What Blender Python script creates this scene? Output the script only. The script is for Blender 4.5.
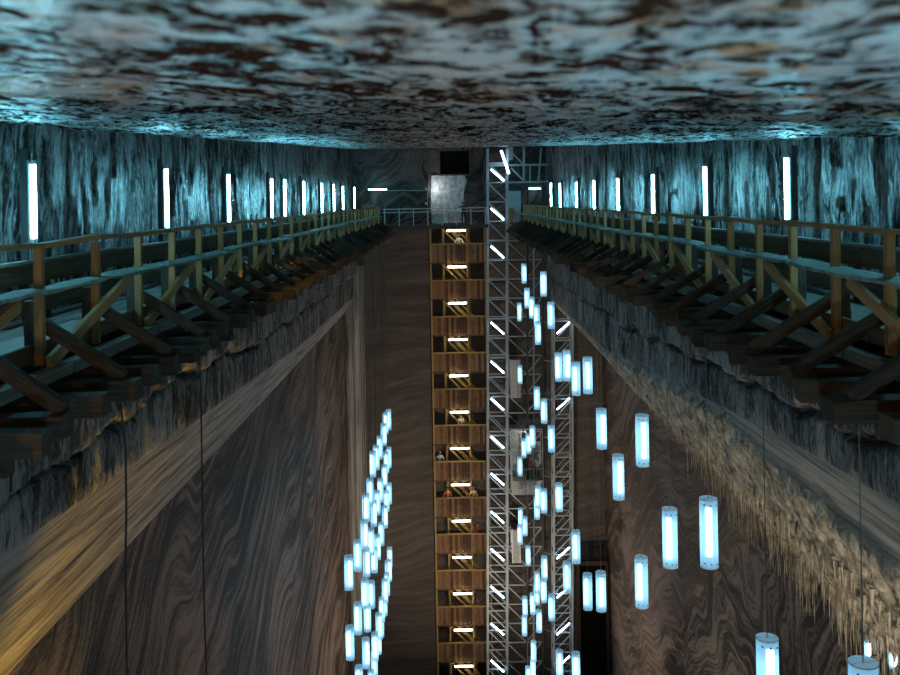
import bpy, bmesh, math, random
import numpy as np
from mathutils import Vector, Matrix, Euler

# ---------------------------------------------------------------- camera, world, exposure
scene = bpy.context.scene
for o in list(bpy.data.objects):
    bpy.data.objects.remove(o)
C = scene.collection
F = 972.0                       # focal length in pixels of a 900 px wide frame
ROLL = math.radians(1.03)
cam_d = bpy.data.cameras.new('camera')
cam_d.sensor_width = 36.0
cam_d.lens = 36.0 * F / 900.0
cam_d.shift_y = -(337.5 - 200.0) / 900.0
cam_d.clip_start = 0.05
cam_d.clip_end = 400
cam_d.dof.use_dof = True
cam_d.dof.focus_distance = 55.0
cam_d.dof.aperture_fstop = 2.4
cam = bpy.data.objects.new('camera', cam_d)
cam.matrix_world = Matrix.Rotation(math.pi / 2, 4, 'X') @ Matrix.Rotation(-ROLL, 4, 'Z')
C.objects.link(cam)
scene.camera = cam

scene.view_settings.view_transform = 'Standard'
scene.view_settings.look = 'None'
scene.view_settings.gamma = 1.0
scene.view_settings.exposure = 0.0
scene.view_settings.use_curve_mapping = False

world = bpy.data.worlds.new('mine_dark')
scene.world = world
world.use_nodes = True
world.node_tree.nodes['Background'].inputs[0].default_value = (0.55, 0.48, 0.45, 1)
world.node_tree.nodes['Background'].inputs[1].default_value = 0.02


def lamp(name, loc, color, watt, radius):
    l = bpy.data.lights.new(name, 'POINT')
    l.color = color
    l.energy = watt
    l.shadow_soft_size = radius
    o = bpy.data.objects.new(name, l)
    o.location = loc
    C.objects.link(o)
    return o


def flood(loc, target, color, watt, size=62, blend=0.9):
    l = bpy.data.lights.new('unseen_spot', 'SPOT')
    l.color = color
    l.energy = watt
    l.spot_size = math.radians(size)
    l.spot_blend = blend
    l.shadow_soft_size = 0.3
    o = bpy.data.objects.new('unseen_spot', l)
    o.location = loc
    o.rotation_euler = (Vector(target) - Vector(loc)).to_track_quat('-Z', 'Y').to_euler()
    C.objects.link(o)
    return o


# unseen spots added at the mine floor as warm fill for the lower walls
WARM = (1.0, 0.78, 0.58)
for fy in (20, 36, 52, 68):
    flood((-7.5, fy, -42.5), (12.3, fy + 2, -25), WARM, 9000)
    flood((11.0, fy, -42.5), (-8.6, fy + 2, -25), WARM, 9000)
flood((1.0, 46, -42.5), (-3.0, 80, -20), WARM, 11000)
flood((3.0, 46, -42.5), (6.0, 80, -20), WARM, 9000)
# left sodium lamp and warm balcony lamp; pale right and cool lights are added
flood((-8.2, 13.5, -13.5), (-8.5, 18.0, -10.6), (1.0, 0.55, 0.03), 7500, 52, 1.0)
flood((8.3, 8.0, -17.5), (10.5, 24.0, -10.0), (1.0, 0.86, 0.64), 6500, 70, 1.0)  # added unseen fill that brightens the right-hand salt crust
lamp('unseen_near_light', (-4.4, 2.0, -1.3), (1.0, 0.48, 0.06), 420, 0.1)
lamp('unseen_near_light', (2.4, -2.2, -0.9), (0.50, 0.84, 1.0), 250, 0.12)  # added cool fill grazing the near ceiling
lamp('unseen_near_light', (0.5, 0.0, -4.0), (0.46, 0.84, 1.0), 1100, 0.3)  # added cool fill for the ledges and the gallery undersides

# ---------------------------------------------------------------- helpers
rnd = random.Random(7)


def W(px, py, d):
    x, y = px - 450.0, 200.0 - py
    c, s = math.cos(ROLL), math.sin(ROLL)
    return Vector(((x * c + y * s) * d / F, d, (-x * s + y * c) * d / F))


def tag(o, label, cat, group=None):
    o['label'] = label
    o['category'] = cat
    if group:
        o['group'] = group
    return o


def empty(name, loc, rz=0.0):
    o = bpy.data.objects.new(name, None)
    o.empty_display_size = 0.2
    o.location = loc
    o.rotation_euler = (0, 0, rz)
    C.objects.link(o)
    return o


def link(name, mesh, parent=None, loc=None):
    o = bpy.data.objects.new(name, mesh)
    C.objects.link(o)
    if parent is not None:
        o.parent = parent
    if loc is not None:
        o.location = loc
    return o


def bm_mesh(name, bm, mat, smooth=False):
    me = bpy.data.meshes.new(name)
    bm.normal_update()
    bm.to_mesh(me)
    bm.free()
    me.materials.append(mat)
    if smooth:
        me.polygons.foreach_set('use_smooth', [True] * len(me.polygons))
    return me


def add_box(bm, c, s, rot=None):
    m = Matrix.Translation(c)
    if rot is not None:
        m = m @ rot
    bmesh.ops.create_cube(bm, size=1.0, matrix=m @ Matrix.Diagonal((s[0], s[1], s[2], 1)))


def add_cyl(bm, p0, p1, r0, r1=None, seg=10, caps=True):
    p0, p1 = Vector(p0), Vector(p1)
    v = p1 - p0
    m = Matrix.Translation((p0 + p1) / 2) @ v.to_track_quat('Z', 'Y').to_matrix().to_4x4()
    bmesh.ops.create_cone(bm, cap_ends=caps, segments=seg, radius1=r0, radius2=r0 if r1 is None else r1,
                          depth=v.length, matrix=m)


_cube = {}


def timber_mesh(mat, rough=0.0, var=0):
    """unit cube, subdivided along its length (z) with hand-hewn unevenness"""
    k = (mat.name, rough, var)
    if k in _cube:
        return _cube[k]
    r = random.Random(var * 31 + 5)
    bm = bmesh.new()
    n = 6 if rough else 1
    rings = []
    for i in range(n + 1):
        z = -0.5 + i / n
        ring = []
        for (x, y) in ((-.5, -.5), (.5, -.5), (.5, .5), (-.5, .5)):
            ring.append(bm.verts.new((x + r.uniform(-rough, rough), y + r.uniform(-rough, rough),
                                      z + r.uniform(-rough, rough) * 0.15)))
        rings.append(ring)
    for i in range(n):
        for j in range(4):
            bm.faces.new((rings[i][j], rings[i][(j + 1) % 4], rings[i + 1][(j + 1) % 4], rings[i + 1][j]))
    bm.faces.new(rings[0][::-1])
    bm.faces.new(rings[-1])
    me = bm_mesh('timber', bm, mat)
    _cube[k] = me
    return me


def bar(name, p0, p1, w, h, mat, parent=None, up=(0, 0, 1), rough=0.0, origin=None):
    """a straight member from p0 to p1 in world space: w sideways, h along 'up'"""
    p0, p1 = Vector(p0), Vector(p1)
    z = (p1 - p0)
    L = z.length
    z.normalize()
    u = Vector(up)
    if abs(z.dot(u)) > 0.98:
        u = Vector((0, 1, 0))
    x = u.cross(z).normalized()
    y = z.cross(x)
    m = Matrix((x, y, z)).transposed().to_4x4()
    o = link(name, timber_mesh(mat, rough, rnd.randrange(4) if rough else 0), parent)
    c = (p0 + p1) / 2
    if parent is not None:
        c = parent.matrix_basis.inverted() @ c
        m = parent.matrix_basis.to_3x3().inverted().to_4x4() @ m
    o.matrix_basis = Matrix.Translation(c) @ m @ Matrix.Diagonal((w, h, L, 1))
    return o


# ---- vectorised gradient noise
_rs = np.random.RandomState(3)
_perm = np.tile(_rs.permutation(256), 4)
_grad = _rs.normal(size=(256, 3))
_grad /= np.linalg.norm(_grad, axis=1)[:, None]


def pnoise(x, y, z=0.0):
    x, y, z = np.broadcast_arrays(np.asarray(x, float), np.asarray(y, float), np.asarray(z, float))
    xi, yi, zi = np.floor(x).astype(int), np.floor(y).astype(int), np.floor(z).astype(int)
    xf, yf, zf = x - xi, y - yi, z - zi
    f = lambda t: t * t * t * (t * (t * 6 - 15) + 10)
    u, v, w = f(xf), f(yf), f(zf)
    out = 0
    for a in (0, 1):
        for b in (0, 1):
            for c in (0, 1):
                h = _perm[(_perm[(_perm[(xi + a) & 255] + yi + b) & 255] + zi + c) & 255]
                g = _grad[h]
                dot = g[..., 0] * (xf - a) + g[..., 1] * (yf - b) + g[..., 2] * (zf - c)
                out = out + dot * (u if a else 1 - u) * (v if b else 1 - v) * (w if c else 1 - w)
    return out


def fbm(x, y, z=0.0, oct=4, gain=0.5, ridged=False):
    a, s, t = 1.0, 0.0, 0.0
    for i in range(oct):
        n = pnoise(x * 2 ** i + i * 17.3, y * 2 ** i + i * 5.1, np.asarray(z) * 2 ** i)
        if ridged:
            n = 0.5 - np.abs(n) * 1.4
        s = s + a * n
        t += a
        a *= gain
    return s / t


def grid_mesh(name, P, mat, flip=False, smooth=True):
    """P: array rows x cols x 3"""
    R, K = P.shape[:2]
    me = bpy.data.meshes.new(name)
    idx = np.arange(R * K).reshape(R, K)
    a, b, c, d = idx[:-1, :-1], idx[1:, :-1], idx[1:, 1:], idx[:-1, 1:]
    q = np.stack((a, d, c, b) if flip else (a, b, c, d), -1).reshape(-1, 4)
    me.vertices.add(R * K)
    me.vertices.foreach_set('co', P.reshape(-1).astype(np.float32))
    me.loops.add(q.size)
    me.loops.foreach_set('vertex_index', q.reshape(-1).astype(np.int32))
    me.polygons.add(len(q))
    me.polygons.foreach_set('loop_start', (np.arange(len(q)) * 4).astype(np.int32))
    me.polygons.foreach_set('use_smooth', np.full(len(q), smooth))
    me.update(calc_edges=True)
    me.validate()
    me.materials.append(mat)
    return me


def struct(name, me):
    o = link(name, me)
    o['kind'] = 'structure'
    return o


# ---------------------------------------------------------------- materials
class NT:
    def __init__(s, name):
        s.m = bpy.data.materials.new(name)
        s.m.use_nodes = True
        s.t = s.m.node_tree
        s.t.nodes.clear()
        s.out = s.t.nodes.new('ShaderNodeOutputMaterial')

    def n(s, typ, **kw):
        nd = s.t.nodes.new(typ)
        for k, v in kw.items():
            if k.startswith('i_'):
                key = k[2:].replace('_', ' ')
                sock = nd.inputs[key]
                if isinstance(v, bpy.types.NodeSocket):
                    s.t.links.new(v, sock)
                else:
                    sock.default_value = v
            else:
                setattr(nd, k, v)
        return nd

    def l(s, a, b):
        s.t.links.new(a, b)

    def ramp(s, fac, stops, interp='LINEAR'):
        r = s.t.nodes.new('ShaderNodeValToRGB')
        r.color_ramp.interpolation = interp
        e = r.color_ramp.elements
        while len(e) < len(stops):
            e.new(0.5)
        for i, (p, c) in enumerate(stops):
            e[i].position = p
            e[i].color = (*c, 1) if len(c) == 3 else c
        s.l(fac, r.inputs[0])
        return r.outputs[0]

    def math(s, op, a, b=None):
        nd = s.t.nodes.new('ShaderNodeMath')
        nd.operation = op
        for i, v in enumerate((a, b)):
            if v is None:
                continue
            if isinstance(v, bpy.types.NodeSocket):
                s.l(v, nd.inputs[i])
            else:
                nd.inputs[i].default_value = v
        return nd.outputs[0]

    def mapping(s, vec, scale=(1, 1, 1), rot=(0, 0, 0), loc=(0, 0, 0)):
        nd = s.t.nodes.new('ShaderNodeMapping')
        s.l(vec, nd.inputs[0])
        nd.inputs['Scale'].default_value = scale
        nd.inputs['Rotation'].default_value = rot
        nd.inputs['Location'].default_value = loc
        return nd.outputs[0]

    def noise(s, vec, scale, detail=4, rough=0.55, dist=0.0):
        nd = s.n('ShaderNodeTexNoise', i_Vector=vec, i_Scale=scale, i_Detail=detail, i_Roughness=rough,
                 i_Distortion=dist)
        return nd.outputs[0]

    def mix(s, fac, a, b, typ='MIX'):
        nd = s.t.nodes.new('ShaderNodeMix')
        nd.data_type = 'RGBA'
        nd.blend_type = typ
        for i, v in ((0, fac), (6, a), (7, b)):
            if isinstance(v, bpy.types.NodeSocket):
                s.l(v, nd.inputs[i])
            elif i == 0:
                nd.inputs[i].default_value = v
            else:
                nd.inputs[i].default_value = (*v, 1)
        return nd.outputs[2]

    def bsdf(s, col, rough=0.7, spec=0.5, bump=None, strength=0.5, dist=0.05, metallic=0.0):
        b = s.t.nodes.new('ShaderNodeBsdfPrincipled')
        for v, k in ((col, 'Base Color'), (rough, 'Roughness'), (spec, 'Specular IOR Level'), (metallic, 'Metallic')):
            if isinstance(v, bpy.types.NodeSocket):
                s.l(v, b.inputs[k])
            elif k == 'Base Color':
                b.inputs[k].default_value = (*v, 1)
            else:
                b.inputs[k].default_value = v
        if bump is not None:
            bn = s.t.nodes.new('ShaderNodeBump')
            bn.inputs['Strength'].default_value = strength
            bn.inputs['Distance'].default_value = dist
            s.l(bump, bn.inputs['Height'])
            s.l(bn.outputs[0], b.inputs['Normal'])
        s.l(b.outputs[0], s.out.inputs[0])
        return s.m

    def obj(s):
        return s.t.nodes.new('ShaderNodeTexCoord').outputs['Object']


def m_ceiling():
    s = NT('wet_salt_ceiling')
    v = s.obj()
    a = s.noise(s.mapping(v, (1.0, 0.60, 1)), 7.0, 5, 0.66, 1.2)
    f = s.noise(v, 26, 3)
    g = s.noise(v, 0.5, 3)
    o = s.noise(s.mapping(v, (1.0, 0.6, 1)), 3.2, 4, 0.6)
    a2 = s.noise(s.mapping(v, (1.0, 0.40, 1)), 2.6, 5, 0.62, 1.0)
    a = s.math('ADD', s.math('MULTIPLY', a, 0.52), s.math('MULTIPLY', a2, 0.48))
    k = s.math('ADD', a, s.math('MULTIPLY', s.math('SUBTRACT', g, 0.5), 0.16))
    hi = s.ramp(o, [(0.53, (0.33, 0.33, 0.34)), (0.61, (0.36, 0.17, 0.055))])  # orange patches put the warm balcony lamp's light into the salt colour
    mk = s.ramp(k, [(0.475, (0, 0, 0)), (0.50, (0.22, 0.22, 0.22)), (0.55, (1, 1, 1))])
    col = s.mix(mk, (0.024, 0.012, 0.008), hi)
    h = s.math('ADD', a, s.math('MULTIPLY', f, 0.12))
    return s.bsdf(col, 0.30, s.math('MULTIPLY', mk, 0.45), h, 1.0, 0.12)


def m_upper_wall(name='salt_wall_streaked', lift=0.0, dark=(0.014, 0.011, 0.010), light=(0.26, 0.25, 0.25)):
    s = NT(name)
    v = s.obj()
    a = s.noise(s.mapping(v, (1, 1.5, 0.24)), 2.4, 7, 0.72, 1.0)
    b = s.noise(s.mapping(v, (1, 1.2, 0.6)), 10, 4, 0.6, 0.5)
    g = s.noise(v, 0.30, 2)
    k = s.math('ADD', s.math('MULTIPLY', a, 0.75), s.math('MULTIPLY', b, 0.25))
    k = s.math('ADD', k, s.math('MULTIPLY', s.math('SUBTRACT', g, 0.5), 0.30))
    col = s.ramp(k, [(0.445 - lift, dark), (0.51 - lift * 0.5, tuple(p * 0.72 + q * 0.28 for p, q in zip(dark, light))), (0.575, light)])
    h = s.math('ADD', a, s.math('MULTIPLY', b, 0.5))
    sp = s.ramp(k, [(0.46, (0.04, 0.04, 0.04)), (0.55, (0.6, 0.6, 0.6))])
    return s.bsdf(col, 0.40, sp, h, 1.0, 0.18)


def m_strata(name, dark, light, rot, fold, fscale=0.085, contrast=1.0):
    """folded salt layers: a noise squeezed across the bedding, on coordinates bent by larger noise"""
    s = NT(name)
    v = s.obj()
    nd = s.n('ShaderNodeTexNoise', i_Vector=v, i_Scale=fscale, i_Detail=2.5, i_Roughness=0.45)
    sub = s.n('ShaderNodeVectorMath', operation='SUBTRACT')
    s.l(nd.outputs[1], sub.inputs[0])
    sub.inputs[1].default_value = (0.5, 0.5, 0.5)
    off = s.n('ShaderNodeVectorMath', operation='SCALE')
    s.l(sub.outputs[0], off.inputs[0])
    off.inputs['Scale'].default_value = fold
    add = s.n('ShaderNodeVectorMath', operation='ADD')
    s.l(v, add.inputs[0])
    s.l(off.outputs[0], add.inputs[1])
    mp = s.mapping(add.outputs[0], (1, 1, 1), rot)
    b1 = s.noise(s.mapping(mp, (0.06, 0.06, 1.0)), 1.7, 3, 0.55)
    b2 = s.noise(s.mapping(mp, (0.07, 0.07, 1.0), (0, 0, 0), (3, 1, 7)), 5.5, 3, 0.6)
    big = s.noise(v, 0.12, 3)
    fine = s.noise(s.mapping(v, (1, 0.5, 2.5)), 5, 4)
    t = s.math('ADD', s.math('MULTIPLY', b1, 0.55), s.math('MULTIPLY', b2, 0.45))
    t = s.math('ADD', t, s.math('MULTIPLY', s.math('SUBTRACT', big, 0.5), 0.30))
    t = s.math('ADD', t, s.math('MULTIPLY', s.math('SUBTRACT', fine, 0.5), 0.22))
    w = 0.075 / contrast
    mid = tuple((p * 0.62 + q * 0.38) for p, q in zip(dark, light))
    col = s.ramp(t, [(0.5 - w, dark), (0.5, mid), (0.5 + w, light)])
    h = s.math('ADD', fine, s.math('MULTIPLY', b2, 0.6))
    return s.bsdf(col, 0.62, 0.35, h, 0.5, 0.06)


def m_band(name, lo, hi, crust=False, stretch=(1.5, 0.05, 1.5)):
    s = NT(name)
    v = s.obj()
    if crust:
        a = s.noise(s.mapping(v, (1, 1, 0.6)), 3.2, 7, 0.7)
        b = s.noise(v, 14, 3)
        h = s.math('ADD', a, s.math('MULTIPLY', b, 0.3))
        st = [(0.38, lo), (0.5, tuple((p + q) / 2 for p, q in zip(lo, hi))), (0.62, hi)]
    else:
        a = s.noise(s.mapping(v, stretch), 4.0, 6, 0.65, 0.4)
        h = a
        st = [(0.36, lo), (0.6, hi)]
    return s.bsdf(s.ramp(a, st), 0.6, 0.4, h, 0.8, 0.1)


def m_wood(name, c0, c1, rough=0.75, boards=False):
    s = NT(name)
    tc = s.t.nodes.new('ShaderNodeTexCoord')
    oi = s.t.nodes.new('ShaderNodeObjectInfo')
    add = s.n('ShaderNodeVectorMath', operation='ADD')
    sc = s.n('ShaderNodeVectorMath', operation='SCALE')
    comb = s.n('ShaderNodeCombineXYZ')
    for i in range(3):
        s.l(oi.outputs['Random'], comb.inputs[i])
    s.l(comb.outputs[0], sc.inputs[0])
    sc.inputs['Scale'].default_value = 37.0
    s.l(tc.outputs['Object'], add.inputs[0])
    s.l(sc.outputs[0], add.inputs[1])
    a = s.noise(s.mapping(add.outputs[0], (3.5, 3.5, 1.2)), 2.0, 5, 0.6, 0.8)
    k = s.math('ADD', a, s.math('MULTIPLY', s.math('SUBTRACT', oi.outputs['Random'], 0.5), 0.22))
    if boards:
        gm = s.t.nodes.new('ShaderNodeNewGeometry')
        k = s.math('ADD', k, s.math('MULTIPLY', s.math('SUBTRACT', gm.outputs['Random Per Island'], 0.5), 0.7))
    return s.bsdf(s.ramp(k, [(0.3, c0), (0.7, c1)]), rough, 0.3, a, 0.5, 0.02)


def m_plain(name, col, rough=0.5, metallic=0.0, spec=0.5, var=0.15):
    s = NT(name)
    a = s.noise(s.obj(), 6.0, 3)
    c0 = tuple(x * (1 - var) for x in col)
    c1 = tuple(min(1, x * (1 + var)) for x in col)
    return s.bsdf(s.ramp(a, [(0.35, c0), (0.65, c1)]), rough, spec, metallic=metallic)


def m_emit(name, col, strength):
    s = NT(name)
    e = s.n('ShaderNodeEmission', i_Color=(*col, 1), i_Strength=strength)
    s.l(e.outputs[0], s.out.inputs[0])
    return s.m


def m_diffuser():
    s = NT('frosted_blue_diffuser')
    e = s.n('ShaderNodeEmission', i_Color=(0.30, 0.62, 0.88, 1), i_Strength=1.0)
    t = s.n('ShaderNodeBsdfTransparent', i_Color=(0.80, 0.94, 1.0, 1))
    g = s.n('ShaderNodeBsdfTranslucent', i_Color=(0.46, 0.80, 1.0, 1))
    m1 = s.n('ShaderNodeMixShader')
    m1.inputs[0].default_value = 0.36
    s.l(e.outputs[0], m1.inputs[1])
    s.l(t.outputs[0], m1.inputs[2])
    m2 = s.n('ShaderNodeMixShader')
    m2.inputs[0].default_value = 0.42
    s.l(m1.outputs[0], m2.inputs[1])
    s.l(g.outputs[0], m2.inputs[2])
    s.l(m2.outputs[0], s.out.inputs[0])
    return s.m


M = {
    'ceil': m_ceiling(),
    'wall': m_upper_wall(),
    'ledge': m_upper_wall('cracked_ledge_salt', 0.05, (0.045, 0.038, 0.036), (0.34, 0.33, 0.33)),
    'strata_l': m_strata('banded_salt_left', (0.028, 0.019, 0.014), (0.23, 0.175, 0.145), (math.radians(-22), 0, 0), 10.0),
    'strata_r': m_strata('brown_salt_right', (0.050, 0.036, 0.027), (0.21, 0.16, 0.13), (math.radians(25), 0, 0), 12.0, 0.085, 0.8),
    'strata_n': m_strata('dark_banded_salt_right', (0.018, 0.015, 0.012), (0.20, 0.17, 0.145), (math.radians(32), 0, 0), 18.0, 0.11, 1.2),
    'strata_b': m_strata('banded_salt_end', (0.060, 0.050, 0.044), (0.15, 0.127, 0.115), (0, math.radians(10), 0), 6.0, 0.07, 0.5),
    'strata_u': m_strata('swirled_salt_end', (0.032, 0.022, 0.022), (0.13, 0.095, 0.09), (0, math.radians(40), 0), 7.0, 0.25, 1.3),
    'band_l': m_band('smooth_salt_ledge', (0.12, 0.105, 0.10), (0.46, 0.44, 0.42)),
    'pilaster': m_band('pale_corner_salt', (0.14, 0.13, 0.12), (0.42, 0.41, 0.38), stretch=(2.0, 2.0, 0.06)),
    'band_r': m_band('smooth_salt_lip', (0.16, 0.145, 0.135), (0.50, 0.47, 0.42)),
    'crust': m_band('crusted_salt', (0.14, 0.11, 0.075), (0.74, 0.68, 0.56), True),
    'pale': m_band('pale_salt_face', (0.35, 0.34, 0.34), (0.80, 0.80, 0.80), True),
    'wood_light': m_wood('pale_pine', (0.25, 0.12, 0.045), (0.52, 0.29, 0.115)),
    'wood_mid': m_wood('brown_board', (0.060, 0.038, 0.022), (0.17, 0.11, 0.062)),
    'wood_dark': m_wood('old_dark_timber', (0.020, 0.014, 0.010), (0.088, 0.060, 0.040)),
    'wood_grey': m_wood('worn_walkway_board', (0.12, 0.105, 0.092), (0.29, 0.265, 0.235)),
    'wood_salted': m_wood('salt_bleached_plank', (0.10, 0.15, 0.13), (0.30, 0.40, 0.36)),
    'clad': m_wood('orange_brown_cladding', (0.085, 0.045, 0.024), (0.30, 0.165, 0.08), boards=True),
    'stair': m_wood('yellow_stair_timber', (0.30, 0.19, 0.06), (0.52, 0.36, 0.13)),
    'steel': m_plain('blue_grey_steel', (0.34, 0.40, 0.43), 0.45, 0.15),
    'steel_pale': m_plain('galvanised_rail', (0.36, 0.40, 0.42), 0.4, 0.4),
    'steel_dark': m_plain('dark_steel', (0.035, 0.036, 0.038), 0.5, 0.4),
    'cabin': m_plain('pale_grey_panel', (0.42, 0.45, 0.44), 0.5),
    'white': m_plain('white_enamel', (0.6, 0.62, 0.62), 0.4),
    'wire': m_plain('steel_wire', (0.16, 0.15, 0.145), 0.5, 0.3),
    'black': m_plain('unlit_depth_black', (0.004, 0.004, 0.004), 0.9, spec=0.1),
    'housing': m_plain('tube_housing', (0.10, 0.10, 0.10), 0.5),
    'tube_far': m_emit('far_tube_glow', (0.30, 0.86, 0.9), 16.0),
    'tube_wall': m_emit('wall_tube_glow', (0.22, 0.78, 1.0), 95.0),
    'tube_truss': m_emit('truss_tube_glow', (0.62, 0.82, 1.0), 14.0),
    'tube_stair': m_emit('stair_tube_glow', (1.0, 0.84, 0.62), 15.0),
    'lamp_core': m_emit('pendant_tube_glow', (0.66, 0.88, 1.0), 7.0),
    'diffuser': m_diffuser(),
}

# ---------------------------------------------------------------- the setting
XW = 8.0          # side walls
D = 80.0          # end wall
FLOOR = -44.0


def zc(x, d):
    return np.maximum(0.37 + 0.049 * d - (x / 7.9) * (0.32 - 0.004 * d), 0.30)


def depth_rows(d0, d1, ratio):
    n = int(math.log(d1 / d0) / math.log(ratio))
    return d0 * (d1 / d0) ** (np.arange(n + 1) / n)


# ceiling
rows = np.concatenate((np.linspace(-4, 1.1, 18), depth_rows(1.2, 81.5, 1.0058)))
cols = np.linspace(-8.6, 8.6, 330)
dd, xx = np.meshgrid(rows, cols, indexing='ij')
zz = zc(xx, dd)
step = 1 / (1 + np.exp(-(dd - 7.0 - 0.5 * pnoise(xx * 0.6, dd * 0.3)) / 0.10))
zz = zz - 0.10 * (1 - step) * np.clip((dd - 0.0) / 3, 0.2, 1)
amp = np.clip(dd / 9, 0.25, 1.0)
zz = zz + amp * (0.16 * fbm(xx * 0.55, dd * 0.35, 2.0, 2) + 0.125 * fbm(xx * 2.6 + 0.8 * fbm(xx * 0.5, dd * 0.5, 1.0, 2), dd * 1.7, 5.0, 4, 0.62, True))
zz = np.maximum(zz, 0.14)
struct('ceiling', grid_mesh('ceiling', np.stack((xx, dd, zz), -1), M['ceil'], flip=True))

# side walls: upper wall with the cracked ledge face beneath the galleries
ZT = {-1: ((-4, 6, 17, 30, 51, 81), (-5.9, -5.9, -6.1, -6.7, -7.5, -7.8)),
      1: ((-4, 6, 17, 25, 51, 81), (-5.4, -5.4, -5.6, -6.0, -8.0, -8.0))}
ZB = {-1: ((-4, 17, 81), (-8.9, -8.9, -8.9)), 1: ((-4, 17, 81), (-12.9, -12.9, -12.0))}
XB = {-1: 8.6, 1: 12.3}
CR = {-1: ((-4, 15, 28, 40, 81), (-5.0, -5.2, -5.0, -5.6, -5.9)),
      1: ((-4, 12, 20, 28, 45, 81), (-4.0, -4.5, -4.8, -5.1, -5.9, -6.2))}
rows_w = np.concatenate((np.linspace(-4, 5.7, 20), depth_rows(6.0, 81.0, 1.0052)))
for sgn, nm in ((-1, 'left'), (1, 'right')):
    t = np.linspace(0, 1, 230)
    dd, tt = np.meshgrid(rows_w, t, indexing='ij')
    zb = np.interp(dd, *ZT[sgn])
    top = 0.6 + 0.052 * np.clip(dd, 0, 90) + 0.6
    zz = zb + (top - zb) * tt
    so = 11.0 * sgn
    up = 1 / (1 + np.exp(-(zz + 2.9) / 0.15))
    vert = fbm(dd * 1.1, zz * 0.22, so, 4)
    rib = fbm(dd * 1.5, zz * 0.30, so + 4, 3, 0.55, True)
    lump = fbm(dd * 2.6, zz * 2.0, so + 8, 3)
    off = 0.30 * vert + 0.10 * lump * (1 - 0.4 * up) + 0.22 * rib
    crk = np.interp(dd, *CR[sgn]) + 0.75 * fbm(dd * 0.40, zz * 0, so, 5, 0.62) + 0.22 * np.round(3 * pnoise(dd * 0.35, 0.0, so + 2.5)) / 2
    q = (zz - crk)
    off = off + 0.28 * (1 - up) / (1 + np.exp(-q / 0.03)) - 0.55 * np.exp(-(q / 0.10) ** 2) * (1 - up)
    xx = sgn * (XW - off * np.clip(tt / 0.03, 0, 1) ** 0.5)
    me = grid_mesh('wall_' + nm, np.stack((xx, dd, zz), -1), M['wall'], flip=(sgn == -1))
    me.materials.append(M['ledge'])
    me.polygons.foreach_set('material_index', (zz[:-1, :-1] < -2.7).astype(np.int32).reshape(-1))
    struct('wall_' + nm, me)

# the pale band of salt below each ledge, and the smooth banded walls below
for sgn, nm, tn in ((-1, 'left', 'trim_1'), (1, 'right', 'trim_2')):
    t = np.linspace(0, 1, 60)
    dd, tt = np.meshgrid(rows_w[::1], t, indexing='ij')
    z0, z1 = np.interp(dd, *ZT[sgn]), np.interp(dd, *ZB[sgn])
    zz = z0 + (z1 - z0) * tt
    if sgn == -1:
        xx = XW + (XB[sgn] - XW) * tt
        off = 0.10 * fbm(dd * 0.12, tt * 7, 3.0, 4) * np.sin(math.pi * tt)
        me = grid_mesh(tn, np.stack((-(xx - off), dd, zz), -1), M['band_l'], flip=False)
    else:
        xx = XW + (XB[sgn] - XW) * (0.35 * tt + 0.65 * tt ** 1.6)
        cr = np.clip((tt - np.interp(dd, (0, 14, 20, 27, 33), (0.36, 0.26, 0.16, 0.05, -0.1)) - 0.10 * pnoise(dd * 0.3, 0.0)) / 0.08, 0, 1) * np.clip((56 - dd) / 10, 0, 1)
        off = 0.06 * fbm(dd * 0.12, tt * 7, 3.0, 4) + cr * (0.22 + 0.75 * fbm(dd * 1.5, zz * 0.9, 2.0, 5, 0.65))
        off = off * np.clip(tt / 0.05, 0, 1)
        me = grid_mesh(tn, np.stack((xx - off, dd, zz), -1), M['band_r'], flip=True)
        me.materials.append(M['crust'])
        mi = (cr[:-1, :-1] > 0.4).astype(np.int32).reshape(-1)
        me.polygons.foreach_set('material_index', mi)
    struct(tn, me)
    # lower wall
    rz = np.linspace(0, 1, 140)
    rd = rows_w[::2]
    dd, tt = np.meshgrid(rd, rz, indexing='ij')
    z1 = np.interp(dd, *ZB[sgn])
    zz = z1 + (FLOOR - 0.2 - z1) * tt
    if sgn == -1:
        xx = XB[-1] + 0.12 * fbm(dd * 0.25, zz * 0.3, 9.0, 4) * np.clip(tt / 0.02, 0, 1)
    else:
        # nearer part of the right wall is cut deeper into the rock; its edge runs down and away
        db = np.interp(-zz, (12, 14, 18, 22, 28, 44), (38, 40.5, 47, 52, 57.5, 66))
        cut = 1 / (1 + np.exp((dd - db) / 0.12))
        xx = XB[1] + 0.22 * cut * np.clip((dd - 24) / 8, 0, 1) + 0.12 * fbm(dd * 0.25, zz * 0.3, 4.0, 4)
    me = grid_mesh('wall_%s_lower' % nm, np.stack((sgn * xx, dd, zz), -1), M['strata_l' if sgn == -1 else 'strata_r'], flip=(sgn == 1))
    if sgn == 1:
        me.materials.append(M['strata_n'])
        me.polygons.foreach_set('material_index', (cut[:-1, :-1] > 0.5).astype(np.int32).reshape(-1))
    struct('wall_%s_lower' % nm, me)

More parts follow.
